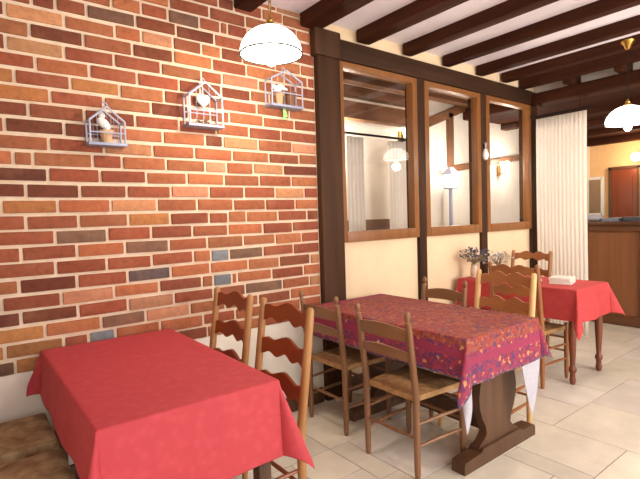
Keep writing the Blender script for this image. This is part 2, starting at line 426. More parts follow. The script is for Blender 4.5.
build_brick()

# timber partition ------------------------------------------------------------
PANELS = [(2.365, 3.285), (3.385, 4.255), (4.355, 5.25)]
WZ0, WZ1 = 1.195, 2.605
mb = MB()
for (a, e) in PANELS: mb.box(((a+e)/2, WY+.07, WZ0/2), (e-a, .1, WZ0))
mb.box((3.75, WY+.07, 2.83), (3.3, .1, .12))
struct(mb.obj('wall_center', M_cream, smooth=False))
tn = [0]
def trim(m, mm): tn[0] += 1; return struct(m.obj('trim_%d' % tn[0], mm))
trim(MB().box((2.2575, WY+.05, 1.3), (.215, .2, 2.6), bevel=.012).box((2.24, WY+.04, 2.69), (.25, .22, .2), bevel=.02), M_post)      # thick corner post
trim(MB().box((3.81, WY+.06, 2.69), (2.92, .16, .155), bevel=.012), M_beamx)                                                     # wall plate
for a, e in ((3.285, 3.385), (4.255, 4.355)):
    trim(MB().box(((a+e)/2, WY+.06, 1.306), (e-a, .15, 2.612), bevel=.01), M_post)
trim(MB().box((5.31, WY+.06, 1.38), (.12, .16, 2.76), bevel=.01), M_post)
struct(MB().box((3.81, WY-.004, .055), (2.9, .03, .11), bevel=.004).obj('baseboard_center', M_table))
struct(MB().box((.42, WY-.017, .055), (3.42, .03, .11), bevel=.004).obj('baseboard_left', M_table))

for i, (a, e) in enumerate(PANELS):
    b = thing('window_%d' % (i+1), '', ''); del b['label']; del b['category']; struct(b)
    b.location = ((a+e)/2, WY+.05, (WZ0+WZ1)/2); hw, hh = (e-a)/2, (WZ1-WZ0)/2; fwid = .06
    f = MB()
    for s in (-1, 1):
        f.box((s*(hw-fwid/2), -.028, 0), (fwid, .075, 2*hh), bevel=.006)
    f.mi = 1
    f.box((0, -.028, hh-fwid*.4), (2*hw-2*fwid+.004, .075, fwid*.8), bevel=.006)
    f.box((0, -.03, -hh+.042), (2*hw-2*fwid+.004, .08, .084), bevel=.006)
    f.obj('window_frame', [M_frame, M_framex], b)
    MB().box((0, -.03, 0), (2*hw-2*fwid+.02, .005, 2*hh-.12)).obj('pane', M_glass, b, smooth=False)

# ceiling, beams ---------------------------------------------------------------
slab_box('ceiling', XL-.1, 5.4, YN-.1, YB+.1, CZ, CZ+.1, M_ceil)
for i, (xa, xb) in enumerate(((-.55, -.41), (-.02, .12), (.50, .64), (1.02, 1.16), (1.50, 1.63), (2.03, 2.20), (2.58, 2.72), (3.12, 3.23), (3.67, 3.77), (4.21, 4.32), (4.66, 4.77))):
    j = rnd.uniform(-.006, .006)
    m = MB().box(((xa+xb)/2, (YN+WY)/2, 2.84+j/2), (xb-xa, WY-YN+.0, .115+j), bevel=.014)
    trim(m, M_beam)
trim(MB().box((5.08, (YN+WY)/2, 2.83), (.10, WY-YN, .13), bevel=.012), M_beam)
big = MB().box((5.33, (YN+YB)/2, 2.665), (.17, YB-YN, .13), bevel=.015)
trim(big, M_beam)
for y in (2.33, 1.84, 1.2, .5):
    trim(MB().box((5.24, y, 2.80), (.26, .08, .15), bevel=.01), M_beam)
struct(MB().box((5.43, (YN+YB)/2, 2.84), (.06, YB-YN+.2, .30)).obj('wall_header', M_white, smooth=False))
# lower, dark boarded ceiling over the bar
struct(MB().box((7.2, (YN+YB)/2, 2.66), (3.7, YB-YN+.2, .06)).obj('ceiling_bar', M_beam, smooth=False))
trim(MB().box((8.93, (YN+YB)/2, 2.57), (.12, YB-YN, .12), bevel=.01), M_beam)
for x in (6.2, 7.1, 8.0):
    trim(MB().box((x, (YN+YB)/2, 2.60), (.14, YB-YN, .1), bevel=.012), M_beam)

# outer walls
slab_box('wall_right', XR, XR+.1, YN-.1, YB+.1, 0, 2.9, M_orange)
slab_box('wall_back', 2.148, XR, YB, YB+.1, 0, 2.9, M_white)
slab_box('wall_passage', 2.148, 2.25, WY+.16, YB, 0, CZ, M_white)
slab_box('wall_near', XL-.1, XL, YN-.1, WY+.2, 0, CZ, M_white)
m = MB()
wins = ((-.65, 1.75), (2.8, 5.2)); xs = [XL]
for a, e in wins: m.box(((xs[-1]+a)/2, YN-.05, 1.45), (a-xs[-1], .1, 2.9)); xs.append(e)
m.box(((xs[-1]+XR)/2, YN-.05, 1.45), (XR-xs[-1], .1, 2.9))
for a, e in wins: m.box(((a+e)/2, YN-.05, .325), (e-a, .1, .65)).box(((a+e)/2, YN-.05, 2.67), (e-a, .1, .46))
struct(m.obj('wall_rear', M_white, smooth=False))

# back room seen through the glazing
for y in (3.05, 3.33, 3.58):
    trim(MB().box((3.85, y, 2.82), (3.0, .12, .14), bevel=.012), M_brownb)
def bw(x0, x1, z0, z1, mm): return trim(MB().box(((x0+x1)/2, YB-.02, (z0+z1)/2), (x1-x0, .05, z1-z0), bevel=.008), mm)

# ------------------------------------------------------------------ tables and cloths
def cloth(name, x0, x1, y0, y1, z, drops, m, label, cat, corners={}, seed=1, th=.004, wave=.012, front=None, nin=14):
    """hanging cloth: drops = (left, right, front, back); corners fold into a hanging point"""
    dl, dr, df, db = drops; n = 12
    us = [-dl*(1-i/n) for i in range(n)]+[(x1-x0)*i/nin for i in range(nin+1)]+[(x1-x0)+dr*(i+1)/n for i in range(n)]
    vs = [-df*(1-i/n) for i in range(n)]+[(y1-y0)*i/18 for i in range(19)]+[(y1-y0)+db*(i+1)/n for i in range(n)]
    us = sorted(us+[-.006, .006, x1-x0-.006, x1-x0+.006]); vs = sorted(vs+[-.006, .006, y1-y0-.006, y1-y0+.006])
    Wd, Ht = x1-x0, y1-y0; rr = random.Random(seed); ph = [rr.uniform(0, 6) for _ in range(8)]
    def P(i, j):
        u, v = us[i], vs[j]
        a = -u if u < 0 else (u-Wd if u > Wd else 0); sa = -1 if u < 0 else 1
        c = -v if v < 0 else (v-Ht if v > Ht else 0); sc = -1 if v < 0 else 1
        if front and sc < 0: c *= front(min(max(u, 0), Wd)/Wd)
        bx, by = min(max(u, 0), Wd)+x0, min(max(v, 0), Ht)+y0
        zz = z
        if a > 1e-6 and c > 1e-6:
            r = math.hypot(a, c); t = math.atan2(c, a)/(PI/2)
            azc, fl, ex = corners.get((sa, sc), (45, .45, (0, 0, 0)))
            az = math.radians(azc*t/.5 if t < .5 else azc+(90-azc)*(t-.5)/.5)
            bul = math.sin(PI*t)**1.3; s = .07+(fl-.07)*bul
            bx += sa*math.cos(az)*s*r; by += sc*math.sin(az)*s*r
            zz -= r*math.sqrt(1-s*s); q = (a/(dl if sa < 0 else dr))*(c/(df if sc < 0 else db))
            bx += ex[0]*q; by += ex[1]*q; zz += ex[2]*q
        elif a > 1e-6:
            e = min(v, Ht-v)/.25; e = min(1, max(0, e)); d = dl if sa < 0 else dr
            o = (.07*a)+wave*(a/d)*e*(1.2+math.sin(v*11+ph[0])+.6*math.sin(v*23+ph[1])); bx += sa*max(o, .002); zz -= a*.995
        elif c > 1e-6:
            e = min(u, Wd-u)/.25; e = min(1, max(0, e)); d = df if sc < 0 else db
            o = (.07*c)+wave*(c/d)*e*(1.2+math.sin(u*12+ph[2])+.6*math.sin(u*25+ph[3]))
            if sc > 0: o = .01*c
            by += sc*max(o, .002); zz -= c*.995
        else:
            zz += .0012*(math.sin(u*9+v*5+ph[4])+math.sin(v*13-u*4+ph[5]))*min(1, min(u, Wd-u, v, Ht-v)/.1)
        if sc > 0 and by > WY-.022: by = WY-.022
        return Vector((bx, by, zz))
    b = MB(); b.grid(P, len(us)-1, len(vs)-1)
    uvl = b.bm.loops.layers.uv.new('UVMap'); b.bm.verts.index_update(); nv = len(vs)
    for f in b.bm.faces:
        for l in f.loops:
            i, j = divmod(l.vert.index, nv); l[uvl].uv = (us[i]+dl, vs[j]+df)
    o = b.obj(name, m); me = o.data
    me.shade_smooth()
    for at in [x for x in me.attributes if x.name == 'sharp_edge']: me.attributes.remove(at)
    sd = o.modifiers.new('thick', 'SOLIDIFY'); sd.thickness = th; sd.offset = 1
    sb = o.modifiers.new('soft', 'SUBSURF'); sb.levels = 1; sb.render_levels = 1
    # make sure the shell grows outwards (top face normal up)
    me.update(); 
    if sum(p.normal.z*p.area for p in me.polygons) < 0: me.flip_normals()
    return tag(o, label, cat)

# table by the brick wall
TZ = .752
t1 = thing('dining_table', 'square-legged dining table hidden under the plain red cloth by the brick wall', 'table', (.64, 2.175, 0))
MB().box((0, 0, TZ-.014), (.66, 1.20, .028), bevel=.005).obj('tabletop', M_table, t1)
MB().box((0, 0, TZ-.075), (.56, 1.10, .09)).obj('apron', M_table, t1)
for sx in (-1, 1):
    for sy in (-1, 1): MB().box((sx*.28, sy*.55, (TZ-.028)/2), (.055, .055, TZ-.028), bevel=.004).obj('leg', M_table, t1)
cloth('tablecloth', .305, .975, 1.565, 2.775, TZ+.004, (.225, .28, .30, .12), M_red,
      'plain red damask tablecloth hanging low over the table beside the brick wall', 'tablecloth',
      {(1, -1): (48, .34, (.0, 0, .03)), (-1, -1): (50, .35, (0, 0, 0)), (-1, 1): (10, .38, (0, 0, .02)), (1, 1): (10, .3, (0, 0, 0))}, 3, wave=.005)

# long table with the trestle
t2 = thing('trestle_table', 'dark wooden trestle table with carved end panels under the patterned cloth', 'table', (2.35, 2.06, 0))
TZ2 = .750
MB().box((0, 0, TZ2-.018), (.69, 1.28, .036), bevel=.006).obj('tabletop', M_table, t2)
prof = [(.0, .20), (.02, .19), (.04, .15), (.07, .122), (.11, .13), (.16, .16), (.22, .183), (.28, .19), (.34, .18), (.42, .155), (.50, .135), (.58, .135), (.63, .15)]
for y in (-.545, .34):
    p = MB(); zb = .085
    p.slab([(h, s) for h, s in prof], [(h, -s) for h, s in prof], lambda q, sd, y=y: Vector((q[1]+.065, y+(sd-.5)*.05, zb+q[0]*1.0)))
    e = p.obj('end_panel', M_table, t2)
    ft = MB(); fp = [(-.385, .0, .05), (-.375, .0, .066), (-.22, .0, .075), (-.20, .0, .092), (.20, .0, .092), (.22, .0, .075), (.375, .0, .066), (.385, .0, .05)]
    ft.slab([(x, b_) for x, a_, b_ in fp], [(x, a_) for x, a_, b_ in fp], lambda q, sd, y=y: Vector((q[0]*.95+.075, y+(sd-.5)*.085, q[1])))
    ft.obj('foot', M_table, t2)
    MB().box((0, y, TZ2-.06), (.6, .07, .05), bevel=.006).obj('cleat', M_table, t2)
MB().box((.065, -.10, .17), (.045, .83, .12), bevel=.006).obj('stretcher', M_table, t2)
def under_front(t):
    pts = [(0, 2.1), (.16, 1), (.69, 1), (.73, 2.8), (.80, 4.6), (.90, 3.6), (1, 2.0)]
    for (a, p), (b_, q) in zip(pts, pts[1:]):
        if t <= b_: return p+(q-p)*(t-a)/(b_-a)
    return 2.0
cloth('undercloth', 2.0, 2.70, 1.41, 2.71, TZ2+.003, (.205, .215, .12, .07), M_wcloth,
      'white undercloth with its corners hanging below the patterned cloth', 'tablecloth',
      {(-1, -1): (40, .35, (-.02, .0, -.06)), (1, -1): (45, .1, (-.01, .0, .04)), (-1, 1): (10, .2, (0, 0, 0)), (1, 1): (10, .2, (0, 0, 0))}, 5, .003, .001, under_front, 40)
DR2 = (.205, .22, .235, .09)
cloth('patterned_tablecloth', 1.994, 2.706, 1.404, 2.716, TZ2+.010, DR2, paisley(.712+.425, 1.312+.325),
      'patterned red and orange tablecloth with magenta border on the long trestle table', 'tablecloth',
      {(-1, -1): (28, .42, (-.05, .01, -.02)), (1, -1): (45, .26, (0, 0, .06)), (-1, 1): (10, .25, (0, 0, 0)), (1, 1): (10, .25, (0, 0, 0))}, 8, .003)

# far table with turned legs
t3 = thing('dining_table', 'reddish table with turned legs under the coral red cloth near the bar', 'table', (4.08, 2.20, 0))
TZ3 = .765
MB().box((0, 0, TZ3-.014), (.58, 1.08, .028), bevel=.005).obj('tabletop', M_tabler, t3)
MB().box((0, 0, TZ3-.08), (.48, .98, .10)).obj('apron', M_tabler, t3)
tl = [(.034, TZ3-.03), (.034, .60), (.026, .58), (.033, .56), (.027, .53), (.031, .40), (.022, .20), (.018, .15), (.029, .13), (.030, .11), (.020, .09), (.022, .05), (.026, .035), (.018, 0)]
for sx in (-1, 1):
    for sy in (-1, 1): MB().lathe([(r, z) for r, z in tl][::-1], (sx*.245, sy*.49, 0), 14).obj('leg', M_tabler, t3)
cloth('tablecloth', 3.785, 4.375, 1.655, 2.745, TZ3+.004, (.25, .25, .26, .1), M_red3,
      'coral red tablecloth on the table in front of the white curtain', 'tablecloth',
      {(-1, -1): (34, .42, (-.05, 0, -.03)), (1, -1): (40, .42, (0, 0, .02)), (-1, 1): (10, .25, (0, 0, 0)), (1, 1): (10, .25, (0, 0, 0))}, 11, .003)

# ------------------------------------------------------------------ chairs
def rush_seat(w_f, w_b, d, z, x0):
    """woven rush pad, four triangular fields; local x from back (x0) to front"""
    b = MB(); n = 10; wl = None
    def P(i, j, top):
        s, t = i/n, j/n; hw = (w_b+(w_f-w_b)*s)/2
        x = x0+d*s; y = -hw+2*hw*t
        edge = min(s, 1-s, t, 1-t)
        hgt = .018+.010*min(1, edge*5)-.012*max(0, edge-.25)*2
        return Vector((x, y, z+(hgt if top else -.012)))
    g = [[[b.bm.verts.new(P(i, j, k)) for j in range(n+1)] for i in range(n+1)] for k in (0, 1)]
    for i in range(n):
        for j in range(n):
            b.bm.faces.new((g[1][i][j], g[1][i+1][j], g[1][i+1][j+1], g[1][i][j+1]))
            b.bm.faces.new((g[0][i][j+1], g[0][i+1][j+1], g[0][i+1][j], g[0][i][j]))
    for i in range(n):
        for q in (0, n):
            b.bm.faces.new((g[0][i][q], g[0][i+1][q], g[1][i+1][q], g[1][i][q])); b.bm.faces.new((g[0][q][i], g[0][q][i+1], g[1][q][i+1], g[1][q][i]))
    return b, n

def add_weave(o, x0, d, wf):
    at = o.data.attributes.new('weave', 'FLOAT', 'POINT')
    for i, v in enumerate(o.data.vertices):
        s = (v.co.x-x0)/d-.5; t = v.co.y/wf
        at.data[i].value = max(abs(s)*d, abs(t)*wf)

def base_chair(root, w_b, w_f, d, zs, mp, mr, px):
    """front legs, stretchers and seat; px(z) gives the lean of the rear posts"""
    bs, n = rush_seat(w_f-.02, w_b-.02, d-.01, zs-.02, 0.005); so = bs.obj('seat', M_rush, root); add_weave(so, .005, d-.01, w_f)
    for s in (-1, 1):
        y = s*(w_f/2-.012)
        MB().lathe([(.012, 0), (.017, .05), (.0195, .3), (.020, zs-.03), (.019, zs+.012), (.012, zs+.022), (.0, zs+.024)], (d-.012, y, 0), 10).obj('leg', mp, root)
    r = .0095
    for z in (.17, .29):
        for s in (-1, 1):
            MB().tube([(px(z), s*(w_b/2-.01), z), (d/2, s*((w_b+w_f)/4-.01), z+.004), (d-.012, s*(w_f/2-.012), z)], [r*.8, r*1.15, r*.8], 8).obj('stretcher', mr, root)
    for x, wd, z in ((d-.012, w_f, .23), (d-.012, w_f, .34), (px(.22), w_b, .22)):
        MB().tube([(x, -(wd/2-.012), z), (x, 0, z), (x, wd/2-.012, z)], [r*.8, r*1.15, r*.8], 8).obj('stretcher', mr, root)

def rustic_chair(name, label, loc, rz, group):
    root = thing(name, label, 'chair', loc, rz, group); w_b, w_f, d, H, zs = .375, .43, .385, .90, .445
    px = lambda z: 0 if z < zs else -.055*((z-zs)/(H-zs))
    base_chair(root, w_b, w_f, d, zs, M_chair, M_chair, px)
    for s in (-1, 1):
        y = s*w_b/2
        pts = [(px(z), y, z) for z in (0, .04, .3, zs, .55, .68, .80, .845)]
        p = MB().tube(pts, [.013, .017, .019, .020, .0195, .0185, .0175, .017], 10)
        x = px(H)
        p.lathe([(.017, .842), (.010, .853), (.016, .868), (.0175, .882), (.013, .896), (.004, .904)], (x, y, 0), 10)
        p.obj('back_post', M_chair, root)
    for zt, h in ((.825, .085), (.70, .065)):
        top, bot = [], []
        for i in range(13):
            t = i/12; y = -(w_b/2-.008)+(w_b-.016)*t; e = math.sin(PI*t)
            top.append((y, zt-.02+.02*e)); bot.append((y, zt-h+.004*e))
        MB().slab(top, bot, lambda q, sd: Vector((px(q[1])-.022*(1-(2*q[0]/w_b)**2)+(sd-.5)*.013, q[0], q[1]))).obj('back_slat', M_slat, root)
    return root

def scallop_chair(name, label, loc, rz, group, mp, ms, H=.985, w_b=.40, crest=True, nsl=4):
    root = thing(name, label, 'chair', loc, rz, group); w_f, d, zs = w_b+.05, .385, .445
    px = lambda z: 0 if z < zs else -.075*((z-zs)/(H-zs))
    base_chair(root, w_b, w_f, d, zs, mp, ms, px)
    for s in (-1, 1):
        y = s*w_b/2; b = MB()
        zz = (0, .04, .25, zs, .6, .8, H-.03, H-.008, H); rr = (.014, .017, .0195, .0205, .020, .0195, .0185, .016, .008)
        b.tube([(px(z), y, z) for z in zz], rr, 12).obj('back_post', mp, root)
    def slat(zt, h, tall):
        two = ms is M_scalo
        top, bot = [], []
        for i in range(33):
            t = i/32; y = -(w_b/2-.006)+(w_b-.012)*t; q = abs(2*t-1)
            # central hump with two shoulders, scalloped underside
            hump = math.exp(-(q/.42)**2)*tall+.45*tall*math.exp(-((q-.80)/.16)**2)
            if two: hump = tall*1.25*(math.exp(-((q-.36)/.30)**2)+.35*math.exp(-((q-.85)/.12)**2))
            bt = .011*math.cos(q*PI*3)*(1 if q < .84 else .3)
            top.append((y, zt-.03+hump)); bot.append((y, zt-h+bt+.012*(1-q)))
        MB().slab(top, bot, lambda p, sd: Vector((px(p[1])-.024*(1-(2*p[0]/w_b)**2)+(sd-.5)*.014, p[0], p[1]))).obj('back_slat', ms, root)
    sp = (H-.01-zs-.06)/(nsl-.0)
    for k in range(nsl): slat(H-.012-k*.165, .088 if ms is M_scalo else .095, .028 if ms is M_scalo else .036)
    return root

# two tall scalloped chairs on the right-hand side of the red table (facing it)
G1 = 'tall scalloped ladder-back chairs at the red table'
sA = scallop_chair('ladder_back_chair', 'tall scalloped ladder-back chair in front of brick, nearer the dark corner post', (1.14, 1.86, 0), PI, G1, M_postl, M_scal, 1.0, .40, nsl=3)
dup(sA, (1.14, 2.40, 0), PI, 'tall scalloped ladder-back chair against the brick wall, behind the red cloth\'s far end', G1)
# trestle table chairs
G2 = 'low rush-seated chairs around the trestle table'
rB = rustic_chair('rush_seat_chair', 'brown rush-seated chair pulled to the patterned cloth, nearest the camera', (1.845, 1.80, 0), 0, G2)
dup(rB, (1.895, 2.43, 0), 0, 'brown rush-seated chair beside the dark corner post at the patterned cloth', G2)
dup(rB, (2.855, 2.24, 0), PI, 'brown chair back seen across the patterned cloth under the middle window', G2)
scallop_chair('ladder_back_chair', 'scalloped chair with pale posts behind the near end of the patterned cloth', (2.83, 1.73, 0), PI, 'scalloped chairs between the two far tables', M_postp, M_scalo, 1.0, .40, nsl=3)
# far table chairs
sE = scallop_chair('ladder_back_chair', 'amber scalloped chair with its back to the patterned table, tucked to coral cloth', (3.57, 2.02, 0), 0, 'scalloped chairs between the two far tables', M_posto, M_scalo, .985, .40, nsl=3)
dup(sE, (4.66, 2.52, 0), PI, 'amber scalloped chair top seen in front of the white curtain beyond the coral cloth', 'scalloped chairs between the two far tables')
# two seats at the left end of the red table
G3 = 'padded brown seats at the left edge of the red table'
def padded_chair(label, loc, group):
    root = thing('padded_chair', label, 'chair', loc, 0, group); w_, d, zs, H = .375, .37, .462, .92
    M_pad = noisy('mottled_brown_upholstery', C(120, 84, 50), C(206, 180, 138), 11, .9, bmp=.3)
    b = MB(); b.box((d/2, 0, zs-.045), (d, w_+.03, .09), bevel=.024).obj('seat', M_pad, root)
    p = MB()
    p.tube([(d*.1, w_/2+.008, zs-.072), (d+.001, w_/2+.006, zs-.072), (d+.001, -w_/2-.006, zs-.072), (d*.1, -w_/2-.008, zs-.072)], .007, 6).obj('piping', M_rush, root)
    for s_ in (-1, 1):
        MB().lathe([(.013, 0), (.019, .06), (.021, zs-.1), (.019, zs-.075)], (d-.03, s_*(w_/2-.03), 0), 10).obj('leg', M_table, root)
        MB().tube([(.02, s_*(w_/2-.02), 0), (.02, s_*(w_/2-.02), zs-.05), (-.04, s_*(w_/2-.02), H)], [.015, .02, .016], 10).obj('back_post', M_table, root)
    MB().box((-.02, 0, H-.16), (.035, w_-.05, .2), Matrix.Rotation(-.13, 3, 'Y'), bevel=.015).obj('backrest', M_pad, root)
    return root
padded_chair('brown padded seat left of the red cloth, farther one beside the white wall base', (-.07, 2.51, 0), G3)
padded_chair('brown padded seat left of the red cloth in the bottom corner, nearer one', (-.07, 2.03, 0), G3)

# ------------------------------------------------------------------ lamps
def pendant(loc, ztop, label, chain, ms=None):
    x, y, z = loc                                  # z = rim height
    t = thing('pendant_lamp', label, 'lamp', (x, y, z), 0, 'opal glass pendant lamps'); R = .165; L = ztop-z
    prof = [(R*math.sin(a), R*.88*math.cos(a)) for a in [PI/2*i/12 for i in range(12, 0, -1)]]
    sh = MB().lathe(prof+[(.028, R*.885)], (0, 0, 0), 32, cap=False).obj('lamp_shade', ms or M_shade, t)
    s = sh.modifiers.new('thick', 'SOLIDIFY'); s.thickness = .004; s.offset = -1
    rim = MB(); rim.tube([(R*1.003*math.cos(2*PI*k/32), R*1.003*math.sin(2*PI*k/32), -.001) for k in range(33)], .0048, 6, cap=False); rim.obj('rim_band', M_black, sh)
    MB().lathe([(.034, R*.86), (.036, R*.90), (.030, R*.94), (.018, R*1.0), (.020, R*1.06), (.012, R*1.12), (.007, R*1.2)], (0, 0, 0), 16).obj('cap', M_brass, t)
    if chain:
        c = MB(); zz = R*1.18; k = 0
        while zz < L-.06:
            pts = []
            for q in range(9):
                a = 2*PI*q/8; dx, dz = .009*math.cos(a), .017*math.sin(a)
                pts.append((dx if k % 2 else 0, 0 if k % 2 else dx, zz+.014+dz))
            c.tube(pts, .0024, 5, cap=False); zz += .026; k += 1
        c.tube([(.004, .004, R*1.15), (.006, -.004, L*.5), (0, 0, L-.04)], .003, 6)
        c.obj('chain', M_brass, t)
    else:
        MB().tube([(0, 0, R*1.15), (0, 0, L-.03)], .0045, 8).obj('cord', M_black, t)
    MB().lathe([(.012, L-.07), (.022, L-.06), (.030, L-.035), (.05, L-.012), (.052, L)], (0, 0, 0), 18).obj('ceiling_rose', M_brass, t)
    MB().lathe([(.013, .10), (.013, .045), (.02, .02), (.031, -.012), (.032, -.03), (.024, -.052), (.008, -.062), (.0, -.063)][::-1], (0, 0, 0), 14).obj('bulb', M_bulb, t)
    MB().lathe([(.016, .095), (.018, .15)], (0, 0, 0), 12).obj('socket', M_brass, t)
    d = bpy.data.lights.new('pendant_light', 'POINT'); d.energy = 26; d.color = (1, .88, .72); d.shadow_soft_size = .05
    o = bpy.data.objects.new('pendant_light', d); COL.objects.link(o); o.parent = t; o.location = (0, 0, -.09)
    return t
pendant((1.366, 2.15, 2.275), CZ, 'lit white glass pendant lamp hanging in front of the brick wall', True)
pendant((4.43, 1.525, 2.10), 2.77, 'lit white glass pendant lamp on a thin dark cord near the bar', False)
pendant((1.7, -1.2, 2.13), CZ, 'added white glass pendant lamp, unseen fill behind the viewpoint', True, M_shade_fill)  # added out of view to fill the room with warm light
pendant((3.45, -.6, 2.13), CZ, 'added white glass pendant lamp, unseen fill over the open floor on the right', True, M_shade_fill)  # second added pendant, out of view, also for fill
pendant((7.5, 1.2, 2.10), 2.63, 'added white glass pendant lamp, unseen fill over the bar counter', False)  # added out of view to warm the bar wall

# ------------------------------------------------------------------ birdcages
def cage(x0, x1, z0, z1, roof, label):
    dpt = .085; hw = (x1-x0)/2; h = z1-z0
    t = thing('birdcage', label, 'birdcage', ((x0+x1)/2, WY-.012, z0), 0, 'wire birdcages on the brick wall')
    MB().box((0, -dpt/2, .008), (2*hw+.02, dpt+.01, .016), bevel=.003).obj('tray', M_tray, t)
    f = MB(); r = .0055; hs = h*roof
    for sx in (-1, 1):
        for y in (0, -dpt): f.tube([(sx*hw, y, .01), (sx*hw, y, hs)], r, 6)
    for y in (0, -dpt):
        f.tube([(-hw, y, hs), (0, y, h*.97), (hw, y, hs)], r*1.15, 6)
        f.tube([(-hw, y, hs*.52), (hw, y, hs*.52)], r*.7, 6)
    for sx in (-1, 1): f.tube([(sx*hw, 0, hs), (sx*hw, -dpt, hs)], r, 6)
    f.tube([(0, 0, h*.97), (0, -dpt, h*.97)], r, 6); f.obj('frame', M_wire, t)
    wv = MB(); n = 5
    for i in range(1, n):
        x = -hw+2*hw*i/n; top = hs+(h-hs)*(1-abs(x)/hw)*.93
        for y in (0, -dpt): wv.tube([(x, y, .012), (x, y, top)], .0011, 4)
    wv.obj('bars', M_wire, t)
    k = MB(); k.tube([(.012*math.cos(a), -dpt/2, h+.012+.012*math.sin(a)) for a in [2*PI*q/12 for q in range(13)]], .003, 6, cap=False).obj('ring', M_wire, t)
    return t
cage(.575, .752, 1.822, 2.035, .62, 'small pale wire birdcage with tan pot, leftmost on the brick wall')
cage(1.13, 1.345, 1.975, 2.255, .66, 'tall pointed wire birdcage with a white heart, on the brick wall')
cage(1.715, 1.965, 2.165, 2.42, .72, 'wire birdcage behind the hanging lamp, highest on the brick wall')
def pot(x, z, m, r, h, label):
    return tag(MB().lathe([(r*.72, 0), (r*.95, h*.75), (r*1.1, h*.78), (r*1.1, h), (r*.9, h), (r*.8, h*.7)], (0, 0, 0), 16).obj('flower_pot', m, loc=(x, WY-.053, z)), label, 'pot')
pot(.665, 1.8385, M_terra, .034, .07, 'small tan clay pot inside the leftmost birdcage')
pot(1.80, 2.1815, M_terra, .030, .085, 'small tan pot on the left in the birdcage behind the lamp')
pot(1.895, 2.1815, M_brownpot, .036, .10, 'dark brown pot on the right in the birdcage behind the lamp')
def bird(x, z, label, lean):
    b = MB(); b.blob((0, 0, 0), .028, 9, (1.5, .8, .9)); b.blob((-.035*1, 0, .026), .018, 9)
    b.tube([(.02, 0, 0), (.06, 0, -.035)], [.018, .006], 8); b.tube([(-.05, 0, .026), (-.066, 0, .022)], [.005, .001], 6)
    o = b.obj('bird_figurine', M_paper, loc=(x, WY-.053, z)); o.rotation_euler = (0, lean, 0)
    return tag(o, label, 'ornament')
bird(.655, 1.945, 'white bird figurine perched on the tan pot in the leftmost birdcage', .75)
bird(1.80, 2.298, 'white bird figurine on the tan pot in the birdcage behind the lamp', -.5)
def heart(x, z):
    n = 24; pts = []
    for k in range(n):
        a = 2*PI*k/n; pts.append((.0042*16*math.sin(a)**3*.62, .0040*(13*math.cos(a)-5*math.cos(2*a)-2*math.cos(3*a)-math.cos(4*a))*.72))
    b = MB(); vs = [[b.bm.verts.new((px_, y, pz)) for px_, pz in pts] for y in (-.009, .009)]
    b.bm.faces.new(vs[0]); b.bm.faces.new(vs[1][::-1])
    for k in range(n): b.bm.faces.new((vs[0][k], vs[1][k], vs[1][(k+1) % n], vs[0][(k+1) % n]))
    b.tube([(0, 0, .02), (0, 0, .106)], .0015, 5)
    o = b.obj('heart_ornament', M_paper, loc=(x, WY-.0545, z), smooth=False); return tag(o, 'white heart ornament hanging inside the tall pointed birdcage', 'ornament')
heart(1.237, 2.14)
b = MB()
for k in range(26):
    a = rnd.uniform(0, 6.28); r = rnd.uniform(.01, .07); b.tube([(r*math.cos(a), .3*r*math.sin(a), .004), (.8*r*math.cos(a+.9), .25*r*math.sin(a+.9), .012+rnd.uniform(0, .035))], .003, 5)
tag(b.obj('twig_nest', M_twig, loc=(1.237, WY-.054, 1.989)), 'brown twig nest on the floor of the tall pointed birdcage', 'nest')
tag(MB().box((0, 0, -.03), (.022, .004, .075), bevel=.001).box((.014, .002, -.022), (.014, .004, .05), Matrix.Rotation(-.35, 3, 'Y')).obj('green_ribbon', M_green, loc=(1.85, WY-.035, 2.158)), 'pale green ribbon hanging under the birdcage behind the lamp', 'ribbon')

# ------------------------------------------------------------------ on the far table
def bouquet(x, y, z, label, mpet, n, spread, up, seed, vlabel, vz=.10, vr=.028):
    rr = random.Random(seed)
    v = tag(MB().lathe([(vr*.8, 0), (vr*1.05, vz*.3), (vr*.95, vz*.7), (vr*.8, vz*.9), (vr*1.0, vz), (vr*.85, vz), (vr*.7, vz*.85), (vr*.7, .01)], (0, 0, 0), 18).obj('vase', M_vase, loc=(x, y, z)), vlabel, 'vase')
    t = thing('dried_flowers', label, 'flowers', (x, y, z+.012)); s = MB(); f = MB()
    for k in range(n):
        a = rr.uniform(0, 6.28); q = rr.random()**.6*spread; h = up*rr.uniform(.15, 1.1)*(1-.25*q/spread)
        e = Vector((q*math.cos(a), q*math.sin(a)*.7, vz+h))
        s.tube([(vr*.4*math.cos(a), vr*.4*math.sin(a), 0), (vr*.55*math.cos(a), vr*.55*math.sin(a), vz), e], .0014, 4)
        f.blob(e, rr.uniform(.007, .014), 8, (1, 1, .8))
    s.obj('stems', M_stem, t); f.obj('blossoms', mpet, t)
bouquet(3.92, 2.66, TZ3+.0105, 'dusty blue dried flowers in the vase under the middle window post', M_blue, 90, .17, .15, 3, 'pale vase of blue dried flowers on the coral red tablecloth', .13, .036)
bouquet(4.27, 2.62, TZ3+.0105, 'pale grey dried flowers spreading above the scalloped chair back', M_pale, 60, .20, .14, 9, 'pale vase of grey dried flowers on coral cloth behind chair back', .09, .03)
def napkin(x, y, z, rz, w_, d_, h_, label, ly=4):
    b = MB()
    for k in range(ly): b.box((rnd.uniform(-.003, .003), rnd.uniform(-.003, .003), h_*(k+.5)/ly), (w_, d_, h_/ly*.94), bevel=h_/ly*.3)
    o = b.obj('folded_napkin', M_curtain, loc=(x, y, z)); o.rotation_euler = (0, 0, rz)
    return tag(o, label, 'napkin', 'folded white napkins on the coral cloth')
napkin(4.08, 1.90, TZ3+.0085, .25, .20, .17, .026, 'folded white napkin at the bottom of the stack on the coral cloth')
